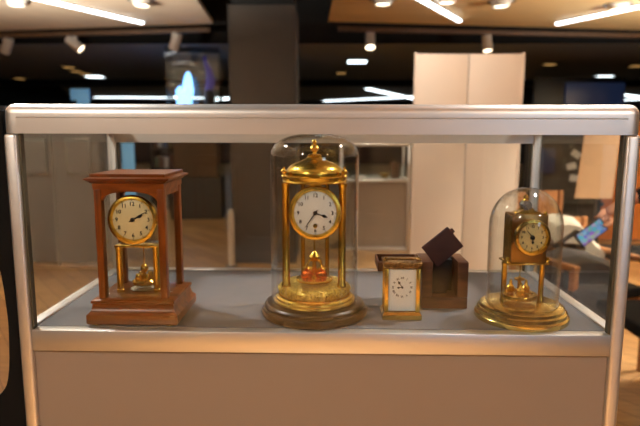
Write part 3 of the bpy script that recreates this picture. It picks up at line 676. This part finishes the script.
obj('base_rail', box(NB(), (-WI, 0, -SH+.05), (WI, .024, -SH+.09), .0025), 'alu', sc); obj('base_rail', box(NB(), (-WI, DEP-.024, -SH+.05), (WI, DEP, -SH+.09), .0025), 'alu', sc)
obj('front_panel', box(NB(), (-WI, .008, -SH+.09), (WI, .014, ZR)), 'case_panel', sc, False)
obj('back_panel', box(NB(), (-WI, DEP-.014, -SH+.09), (WI, DEP-.008, ZR)), 'case_panel', sc, False)
for s in (-1, 1): obj('side_panel', box(NB(), (s*(W-.011)-.003, pw, -SH+.06), (s*(W-.011)+.003, DEP-pw, ZR)), 'case_panel', sc, False)
obj('shelf', box(NB(), (-W+.024, .024, -.02), (W-.024, DEP-.024, 0)), 'shelf_grey', sc, False)
obj('front_pane', box(NB(), (-WI, .003, -.002), (WI, .0065, ZB)), 'pane_glass', sc, False)
obj('back_pane', box(NB(), (-WI, DEP-.014, .002), (WI, DEP-.009, ZB)), 'pane_glass', sc, False)
for s in (-1, 1): obj('side_pane', box(NB(), (s*(W-.011)-.0025, pw, .004), (s*(W-.011)+.0025, DEP-pw, ZB)), 'pane_glass', sc, False)
obj('top_pane', box(NB(), (-W+.032, .032, ZT-.012), (W-.032, DEP-.032, ZT-.006)), 'pane_glass', sc, False)

# ================================================================== CLOCK PARTS
def hand(bm, ang, L, wd, y, tail=.2, spade=False):
    """clock hand pointing ang degrees clockwise from 12."""
    m = T(0, y, 0) @ Matrix.Rotation(math.radians(ang), 4, 'Y')
    if spade: pts = [(-wd*.5, -L*tail), (wd*.5, -L*tail), (wd*.45, L*.5), (wd*1.5, L*.66), (wd*1.2, L*.78), (0, L), (-wd*1.2, L*.78), (-wd*1.5, L*.66), (-wd*.45, L*.5)]
    else: pts = [(-wd*.7, -L*tail), (wd*.7, -L*tail), (wd*.5, L*.7), (0, L), (-wd*.5, L*.7)]
    prism(bm, pts, -.0003, .0003, 'XZ', m); return bm
ROMAN = ['XII', 'I', 'II', 'III', 'IV', 'V', 'VI', 'VII', 'VIII', 'IX', 'X', 'XI']
def round_dial(parent, c, r_dial, r_bez, dial_m, bez_m, num_size, hour, minute, drum=.04, hole=None, hl=(.5, .78), wd=.0022, num_r=.8):
    """dial parts facing -Y with centre c in the parent's space."""
    C = T(*c)
    obj('movement', lathe(NB(), [(0, -drum), (r_dial*.95, -drum), (r_dial*.98, -.002), (0, -.002)], 48, C, 'Y'), 'brass_plate', parent)
    d = obj('dial', lathe(NB(), [(0, -.002), (r_dial*1.02, -.002), (r_dial*1.02, .0015), (r_dial, .002), (0, .0024)], 64, C, 'Y'), dial_m, parent)
    obj('bezel', lathe(NB(), [(r_dial*.985, -.006), (r_bez*.97, -.006), (r_bez, -.001), (r_bez, .003), (r_bez*.965, .0075), (r_dial*1.09, .0085), (r_dial*1.04, .006), (r_dial*.985, .0015), (r_dial*.985, -.006)], 72, C, 'Y'), bez_m, parent)
    bm = NB()
    for k in range(12):
        a = math.radians(30*k); rr = r_dial*num_r
        text_mesh(bm, '12' if k == 0 else str(k), num_size, T(c[0]+rr*math.sin(a), c[1]-.0026, c[2]+rr*math.cos(a)))
    obj('numerals', bm, 'ink', d, False)
    bm = NB()
    for k in range(60):
        if k % 5: continue
        a = math.radians(6*k); r1 = r_dial*.955
        box(bm, (-.0004, -.0003, -.0012), (.0004, .0003, .0012), 0, 1, T(c[0]+r1*math.sin(a), c[1]-.0026, c[2]+r1*math.cos(a)) @ Matrix.Rotation(a, 4, 'Y'))
    obj('minute_marks', bm, 'ink', d, False)
    bm = hand(NB(), hour, r_dial*hl[0], wd, -.0042, .18, True); bmesh.ops.transform(bm, matrix=C, verts=bm.verts); obj('hour_hand', bm, 'ink', parent, False)
    bm = hand(NB(), minute, r_dial*hl[1], wd*.8, -.0054, .2); bmesh.ops.transform(bm, matrix=C, verts=bm.verts); obj('minute_hand', bm, 'ink', parent, False)
    obj('hand_boss', lathe(NB(), [(0, .002), (.0042, .002), (.0038, .006), (0, .0066)], 20, C, 'Y'), 'ink', parent)
    if hole:
        obj('winding_arbor', lathe(NB(), [(0, .002), (.0042, .002), (.0042, .0034), (.002, .0036), (.002, .0024), (0, .0024)], 20, T(c[0], c[1], c[2]+hole), 'Y'), 'old_brass', parent)
    return d

# ---- mahogany four glass clock
mc = thing('mantel_clock', 'mahogany four glass mantel clock with cream dial at the left end of the shelf', 'clock', (-.3505, .0955, SH))
loft = [(.084, .072, .003), (.086, .074, .006), (.086, .074, .021), (.083, .071, .024), (.08, .068, .027), (.0775, .0655, .034), (.0765, .0645, .041), (.079, .067, .043), (.079, .067, .047), (.075, .063, .05)]
obj('base', loft_rect(NB(), loft), 'mahogany', mc, True)
for sx in (-1, 1):
    for sy in (-1, 1):
        obj('foot', lathe(NB(), [(0, 0), (.012, 0), (.013, .003), (0, .003)], 16), 'old_brass', mc, loc=(sx*.07, sy*.058, 0))
        cx, cy = sx*.0585, sy*.053
        obj('post', box(NB(), (cx-.0065, cy-.0085, .05), (cx+.0065, cy+.0085, .2575), .0015), 'mahogany_upright', mc)
# arched rails between the posts
def arch(hw_, z0, z1, ztop):
    pts = [(-hw_, ztop), (-hw_, z0)]
    for i in range(15):
        u = -1+2*i/14; pts.append((u*hw_, z0+(z1-z0)*math.sqrt(max(0, 1-u*u))*1.0))
    pts += [(hw_, z0), (hw_, ztop)]
    out = []
    for q in pts:
        if not out or (Vector(q)-Vector(out[-1])).length > 1e-6: out.append(q)
    return out
obj('arched_rail', prism(NB(), arch(.052, .2365, .2535, .2575), -.060, -.048), 'mahogany', mc)
obj('arched_rail', prism(NB(), arch(.052, .2365, .2535, .2575), .048, .060), 'mahogany', mc)
for s in (-1, 1): obj('side_rail', box(NB(), (s*.0585-.005, -.0445, .245), (s*.0585+.005, .0445, .2575)), 'mahogany', mc)
obj('cornice', loft_rect(NB(), [(.066, .062, .2575), (.066, .062, .2685), (.068, .064, .2695), (.071, .067, .2725), (.077, .071, .2755), (.0785, .0725, .277), (.0785, .0725, .2785), (.074, .069, .280), (.069, .065, .281), (.069, .065, .2855), (.068, .064, .2865)]), 'mahogany', mc)
for y in (-.055, .052): obj('glass_pane', box(NB(), (-.052, y, .051), (.052, y+.002, .2365)), 'pane_glass', mc, False)
for x in (-.0595, .0575): obj('glass_pane', box(NB(), (x, -.0445, .051), (x+.002, .0445, .245)), 'pane_glass', mc, False)
round_dial(mc, (-.0035, -.034, .1975), .0385, .0475, 'enamel_cream', 'gilt', .0106, 65, 59.5, .045, None, (.6, .84), .0021, .79)
obj('movement_plate', box(NB(), (-.044, -.03, .1425), (.04, .02, .1465), .001), 'gilt', mc)
for s in (-1, 1):
    pl = obj('pillar', lathe(NB(), [(0, .05), (.0078, .05), (.0078, .055), (.0062, .057), (.0062, .135), (.0075, .138), (.0075, .1425), (0, .1425)], 20), 'gilt', mc, loc=(s*.0365-.0055, -.012, 0))
pd = obj('pendulum', lathe(NB(), [(0, .06), (.021, .06), (.0235, .063), (.0235, .068), (.021, .071), (.004, .072), (.003, .084), (.007, .088), (.008, .093), (.005, .1), (.0012, .103), (.0012, .1425), (0, .1425)], 32), 'brass', mc, loc=(.0, .008, 0))
for k in range(4):
    a = PI/4+k*PI/2; obj('weight', lathe(NB(), [(0, .068), (.005, .069), (.007, .076), (.005, .083), (0, .084)], 14), 'gilt', pd, loc=(.013*math.cos(a), .013*math.sin(a), 0))
obj('floor_dish', lathe(NB(), [(0, .0502), (.026, .0502), (.028, .053), (.0, .054)], 32), 'steel', mc, loc=(.0, .008, 0))

# ---- tall gilt clock under the dome
ac = thing('dome_clock', 'tall gilt anniversary clock with white dial under the largest glass dome, centre of the shelf', 'clock', (-.0105, .1155, SH)); ac.scale = (1, 1, 1.03)
obj('wooden_base', lathe(NB(), [(0, 0), (.103, 0), (.106, .003), (.1065, .009), (.104, .0145), (.1, .016), (.1, .021), (.097, .0245), (.0935, .026), (0, .026)], 96), 'dark_base_wood', ac)
obj('gilt_base', lathe(NB(), [(0, .026), (.0815, .026), (.083, .0285), (.082, .0315), (.078, .0335), (.077, .0365), (.0725, .039), (.0725, .042), (0, .042)], 96), 'gilt', ac)
obj('ornate_band', lathe(NB(), [(0, .042), (.0685, .042), (.0705, .045), (.069, .049), (.0705, .053), (.0685, .057), (.066, .0595), (.064, .061), (0, .061)], 96), 'gilt_ornate', ac)
for k in range(24):
    a = 2*PI*k/24
    if math.sin(a) < .35: obj('rosette', lathe(NB(), [(0, .0045), (.003, .0035), (.0062, .0015), (.0065, 0), (0, 0)], 10, T(.0695*math.cos(a), .0695*math.sin(a), .0505) @ Matrix.Rotation(a+PI/2, 4, 'Z'), 'Y'), 'gilt_ornate', ac)
pil = [(0, .061), (.009, .061), (.0092, .066), (.0074, .069), (.0072, .25), (.0085, .253), (.009, .258), (0, .258)]
for s in (-1, 1):
    obj('pillar', lathe(NB(), pil, 24), 'gilt', ac, loc=(s*.0545, -.030, 0))
    obj('rear_pillar', lathe(NB(), [(0, .061), (.005, .061), (.0045, .066), (.0042, .258), (0, .258)], 18), 'gilt', ac, loc=(s*.025, .042, 0))
    for y in (-.030,):
        obj('urn_finial', lathe(NB(), [(0, .2715), (.005, .2715), (.003, .274), (.006, .278), (.006, .281), (.002, .285), (.0025, .288), (0, .29)], 16), 'gilt', ac, loc=(s*.058, y, 0))
obj('entablature', lathe(NB(), [(0, .258), (.062, .258), (.064, .26), (.062, .263), (.064, .267), (.065, .27), (.062, .2715), (0, .2715)], 96), 'gilt', ac)
obj('domed_top', lathe(NB(), [(0, .2715), (.056, .2715), (.0565, .2755), (.0555, .280), (.052, .2855), (.0455, .291), (.036, .2955), (.026, .299), (.018, .3025), (.0125, .307), (.0145, .309), (.011, .311), (0, .312)], 72), 'gilt', ac)
obj('finial', lathe(NB(), [(0, .307), (.009, .307), (.0045, .311), (.0035, .315), (.008, .319), (.009, .323), (.006, .327), (.0028, .3295), (.0045, .333), (.003, .337), (0, .339)], 28), 'gilt', ac)
round_dial(ac, (.003, -.05, .2055), .0405, .0505, 'enamel_white', 'gilt', .0098, 108, 216, .05, -.0235, (.62, .86), .002, .80)
obj('crest', prism(NB(), [(-.018, .2525), (-.010, .256), (-.006, .2585), (0, .2615), (.006, .2585), (.010, .256), (.018, .2525)], -.052, -.046, 'XZ', T(.003, 0, 0)), 'gilt_ornate', ac)
pn = obj('pendulum', lathe(NB(), [(0, .066), (.034, .066), (.0365, .068), (.0365, .071), (.034, .0725), (.01, .0735), (.005, .077), (.004, .105), (.009, .109), (.011, .114), (.006, .12), (.0015, .124), (.0015, .17), (0, .17)], 48), 'gilt', ac, loc=(0, -.004, 0))
for k in range(4):
    a = PI/4+k*PI/2
    obj('copper_weight' if k > 1 else 'weight', lathe(NB(), [(0, .0725), (.009, .0735), (.0115, .078), (.0115, .084), (.009, .089), (.003, .091), (.003, .094), (0, .095)], 20), 'copper' if k > 1 else 'gilt', pn, loc=(.021*math.cos(a), .021*math.sin(a), 0))
    obj('scroll', tube(NB(), [(.021*math.cos(a), .021*math.sin(a), .094), (.018*math.cos(a), .018*math.sin(a), .103), (.011*math.cos(a), .011*math.sin(a), .108), (.005*math.cos(a), .005*math.sin(a), .106)], .0017, 8), 'gilt', pn)
def dome(r, z0, zs, zt, t=.0022, n=14, e=1.0):
    out = [(r, z0)] + [(r*math.cos(PI/2*i/n)**e if i < n else 0, zs+(zt-zs)*math.sin(PI/2*i/n)**e) for i in range(n+1)]
    ri = r-t; inn = [(ri*math.cos(PI/2*i/n)**e if i < n else 0, zs+(zt-t-zs)*math.sin(PI/2*i/n)**e) for i in range(n, -1, -1)] + [(ri, z0)]
    return out + inn + [(r, z0)]
tag(obj('glass_dome', lathe(NB(), dome(.0868, .0271, .310, .3605, e=.8), 96), 'dome_glass', loc=(-.0105, .1155, SH)), 'tall glass dome covering the gilt clock at the centre of the shelf', 'glass dome')

# ---- brass carriage clock
cc = thing('carriage_clock', 'small brass carriage clock with white rectangular dial in front of the leather box', 'clock', (.1618, .0995, SH), .0); cc.scale = (1.01, 1, 1.05)
obj('base', loft_rect(NB(), [(.0365, .027, 0), (.038, .0285, .0015), (.038, .0285, .009), (.036, .0265, .011), (.0345, .025, .014)]), 'brass', cc)
for sx in (-1, 1):
    for sy in (-1, 1): obj('post', box(NB(), (sx*.0305-.0038, sy*.021-.0035, .014), (sx*.0305+.0038, sy*.021+.0035, .097), .001), 'gilt', cc)
obj('cornice', loft_rect(NB(), [(.0335, .024, .097), (.035, .0255, .0985), (.0335, .024, .1), (.0355, .026, .103), (.037, .0275, .105), (.037, .0275, .1085), (.032, .023, .11)]), 'antique_brass', cc)
obj('handle', tube(NB(), [(-.03, -.012, .110), (-.031, -.016, .1135), (-.024, -.02, .115), (0, -.022, .1155), (.024, -.02, .115), (.031, -.016, .1135), (.03, -.012, .110)], .0024, 10), 'antique_brass', cc)
for s in (-1, 1): obj('handle_knob', lathe(NB(), [(0, .109), (.004, .109), (.005, .1125), (.003, .1155), (0, .1165)], 14), 'brass', cc, loc=(s*.031, -.01, 0))
dl = obj('dial', box(NB(), (-.0268, -.0195, .0155), (.0268, -.016, .0955), .0005), 'enamel_white', cc, False)
bm = NB()
for k in range(12):
    a = math.radians(30*k); text_mesh(bm, ROMAN[k], .0056, T(.0175*math.sin(a), -.0198, .061+.0175*math.cos(a)) @ Matrix.Rotation(a, 4, 'Y'))
obj('numerals', bm, 'ink', dl, False)
bm = hand(NB(), 264, .0105, .0014, -.0206, .15, True); bmesh.ops.transform(bm, matrix=T(0, 0, .061), verts=bm.verts); obj('hour_hand', bm, 'ink', cc, False)
bm = hand(NB(), 325, .0150, .0016, -.0214, .15, True); bmesh.ops.transform(bm, matrix=T(0, 0, .061), verts=bm.verts); obj('minute_hand', bm, 'ink', cc, False)
obj('hand_boss', lathe(NB(), [(0, .0195), (.002, .0195), (.002, .022), (0, .0225)], 14, T(0, 0, .061), 'Y'), 'ink', cc)
obj('movement', box(NB(), (-.025, -.015, .02), (.025, .016, .09), .001), 'brass_plate', cc)
for y in (-.0235, .0215): obj('glass_pane', box(NB(), (-.0267, y, .0145), (.0267, y+.0015, .0965)), 'pane_glass', cc, False)
for x in (-.0312, .0297): obj('glass_pane', box(NB(), (x, -.0175, .0145), (x+.0015, .0175, .0965)), 'pane_glass', cc, False)

# ---- leather travelling box behind it
lb = thing('leather_box', 'open brown leather travelling box with its lid folded out behind the carriage clock', 'box', (.2585, .147, SH))
bw, bd, bh = .0478, .085, .099
obj('bottom', box(NB(), (-bw, 0, 0), (bw, bd, .024), .0015), 'box_leather', lb)
for s in (-1, 1): obj('side', box(NB(), (s*bw if s < 0 else bw-.022, 0, .024), (-bw+.022 if s < 0 else bw, bd, bh), .0015), 'box_leather', lb)
obj('back', box(NB(), (-bw+.022, bd-.012, .024), (bw-.022, bd, bh), .001), 'box_leather', lb)
obj('lining', box(NB(), (-bw+.0222, bd-.03, .0242), (bw-.0222, bd-.0122, bh-.002), .001), 'velvet', lb)
obj('velvet_pad', prism(NB(), [(-.0245, .0245), (.010, .0245), (.020, .085), (.019, .097), (-.018, .098), (-.02, .07)], .03, .05), 'velvet', lb)
bm = NB()   # lid: shallow tray hinged on the left rim, opened flat
x0, x1 = -bw-.091, -bw-.001; z0, z1 = .078, .097
box(bm, (x0, 0, z0), (x1, bd, z0+.004), .001); box(bm, (x0, 0, z0), (x0+.004, bd, z1), .001); box(bm, (x1-.004, 0, z0), (x1, bd, z1), .001)
box(bm, (x0, 0, z0), (x1, .004, z1), .001); box(bm, (x0, bd-.004, z0), (x1, bd, z1), .001)
obj('lid', bm, 'box_leather', lb)
for y in (.02, .065): obj('hinge', lathe(NB(), [(0, -.006), (.002, -.006), (.002, .006), (0, .006)], 10, T(-bw, y, bh-.002), 'Y'), 'brass', lb)
fp = thing('box_front_flap', 'dark maroon square flap standing tilted on top of the leather box', 'flap', (.2685, .172, SH+.1065)); fp.rotation_euler = (0, -.70, 0)
obj('flap_board', box(NB(), (-.032, -.004, -.0035), (.0375, .004, .050), .0015), 'maroon', fp, loc=(0, 0, 0))
obj('tab', box(NB(), (.0365, -.003, .032), (.043, .003, .042), .001), 'maroon', fp)

# ---- small brass clock under the right dome
bc = thing('small_dome_clock', 'small brass anniversary clock turned slightly aside under the smaller dome at the right end', 'clock', (.4005, .0985, SH)); bc.scale = (1, 1, 1.03)
obj('brass_base', lathe(NB(), [(0, 0), (.088, 0), (.0895, .002), (.0895, .009), (.087, .012), (.0855, .0125), (.085, .018), (.082, .0205), (.0805, .021), (.08, .0255), (.0765, .028), (.072, .0285), (.068, .0305), (0, .0305)], 96), 'old_brass', bc)
ROT = Matrix.Rotation(.03, 4, 'Z')
def rot_obj(name, bm, m, par=None, smooth=True, extra=None):
    bmesh.ops.transform(bm, matrix=ROT, verts=bm.verts); return obj(name, bm, m, par or bc, smooth)
rot_obj('front_plate', box(NB(), (-.0335, -.024, .112), (.0335, -.021, .2025), .0008), 'brass_plate')
rot_obj('rear_plate', box(NB(), (-.0335, .021, .112), (.0335, .024, .2025), .0008), 'brass_plate')
for s in (-1, 1): rot_obj('side_plate', box(NB(), (s*.0335-.001, -.021, .114), (s*.0335+.001, .021, .2005)), 'old_brass')
rot_obj('platform', box(NB(), (-.040, -.028, .1085), (.040, .028, .112), .001), 'brass')
for s in (-1, 1):
    rot_obj('pillar', lathe(NB(), [(0, .0305), (.0065, .0305), (.0062, .035), (.0052, .037), (.005, .102), (.006, .105), (.006, .1085), (0, .1085)], 20, T(s*.037, 0, 0)), 'gilt')
    rot_obj('platform_knob', lathe(NB(), [(0, .112), (.004, .112), (.003, .115), (.0045, .118), (.0025, .122), (0, .1225)], 14, T(s*.038, -.02, 0)), 'gilt')
    rot_obj('corner_knob', lathe(NB(), [(0, .2025), (.003, .2025), (.0035, .206), (.002, .209), (0, .2095)], 12, T(s*.028, -.0225, 0)), 'gilt')
rot_obj('top_bridge', prism(NB(), [(-.026, .2025), (.026, .2025), (.02, .206), (.012, .208), (.008, .214), (-.008, .214), (-.012, .208), (-.02, .206)], -.012, .012), 'brass')
rot_obj('suspension_disc', lathe(NB(), [(0, .01), (.009, .01), (.0095, .006), (.0095, -.006), (.009, -.01), (0, -.01)], 28, T(-.004, -.004, .2185), 'Y'), 'steel')
rot_obj('suspension_cap', lathe(NB(), [(0, .2265), (.006, .2265), (.004, .23), (.006, .233), (.002, .238), (0, .239)], 20, T(-.004, -.004, 0)), 'brass')
# dial in its own turned frame: build then turn every piece
before = set(bc.children)
round_dial(bc, (-.0045, -.046, .1650), .0255, .0335, 'dial_gilt', 'brass', .0064, 177, 318, .02, None, (.5, .8), .0016, .78)
for o in set(bc.children)-before:
    o.data.transform(ROT)
    for c in o.children: c.data.transform(ROT)
pq = obj('pendulum', lathe(NB(), [(0, .040), (.0335, .040), (.0345, .042), (.0345, .046), (.0335, .048), (.026, .048), (.024, .0455), (.006, .0455), (.004, .05), (.0035, .072), (.010, .074), (.010, .077), (.003, .079), (.001, .082), (.001, .1085), (0, .1085)], 48), 'brass', bc, loc=(-.006, 0, 0))
for k in range(3):
    a = 2*PI*k/3+.4; obj('weight', lathe(NB(), [(0, .047), (.006, .0475), (.0075, .053), (.0075, .058), (.004, .062), (.002, .072), (0, .0725)], 16), 'gilt', pq, loc=(.017*math.cos(a), .017*math.sin(a), 0))
tag(obj('glass_dome', lathe(NB(), dome(.0685, .0317, .184, .2590, e=.97), 96), 'dome_glass', loc=(.4005, .0985, SH)), 'smaller rounded glass dome over the brass clock at the right end of the shelf', 'glass dome')
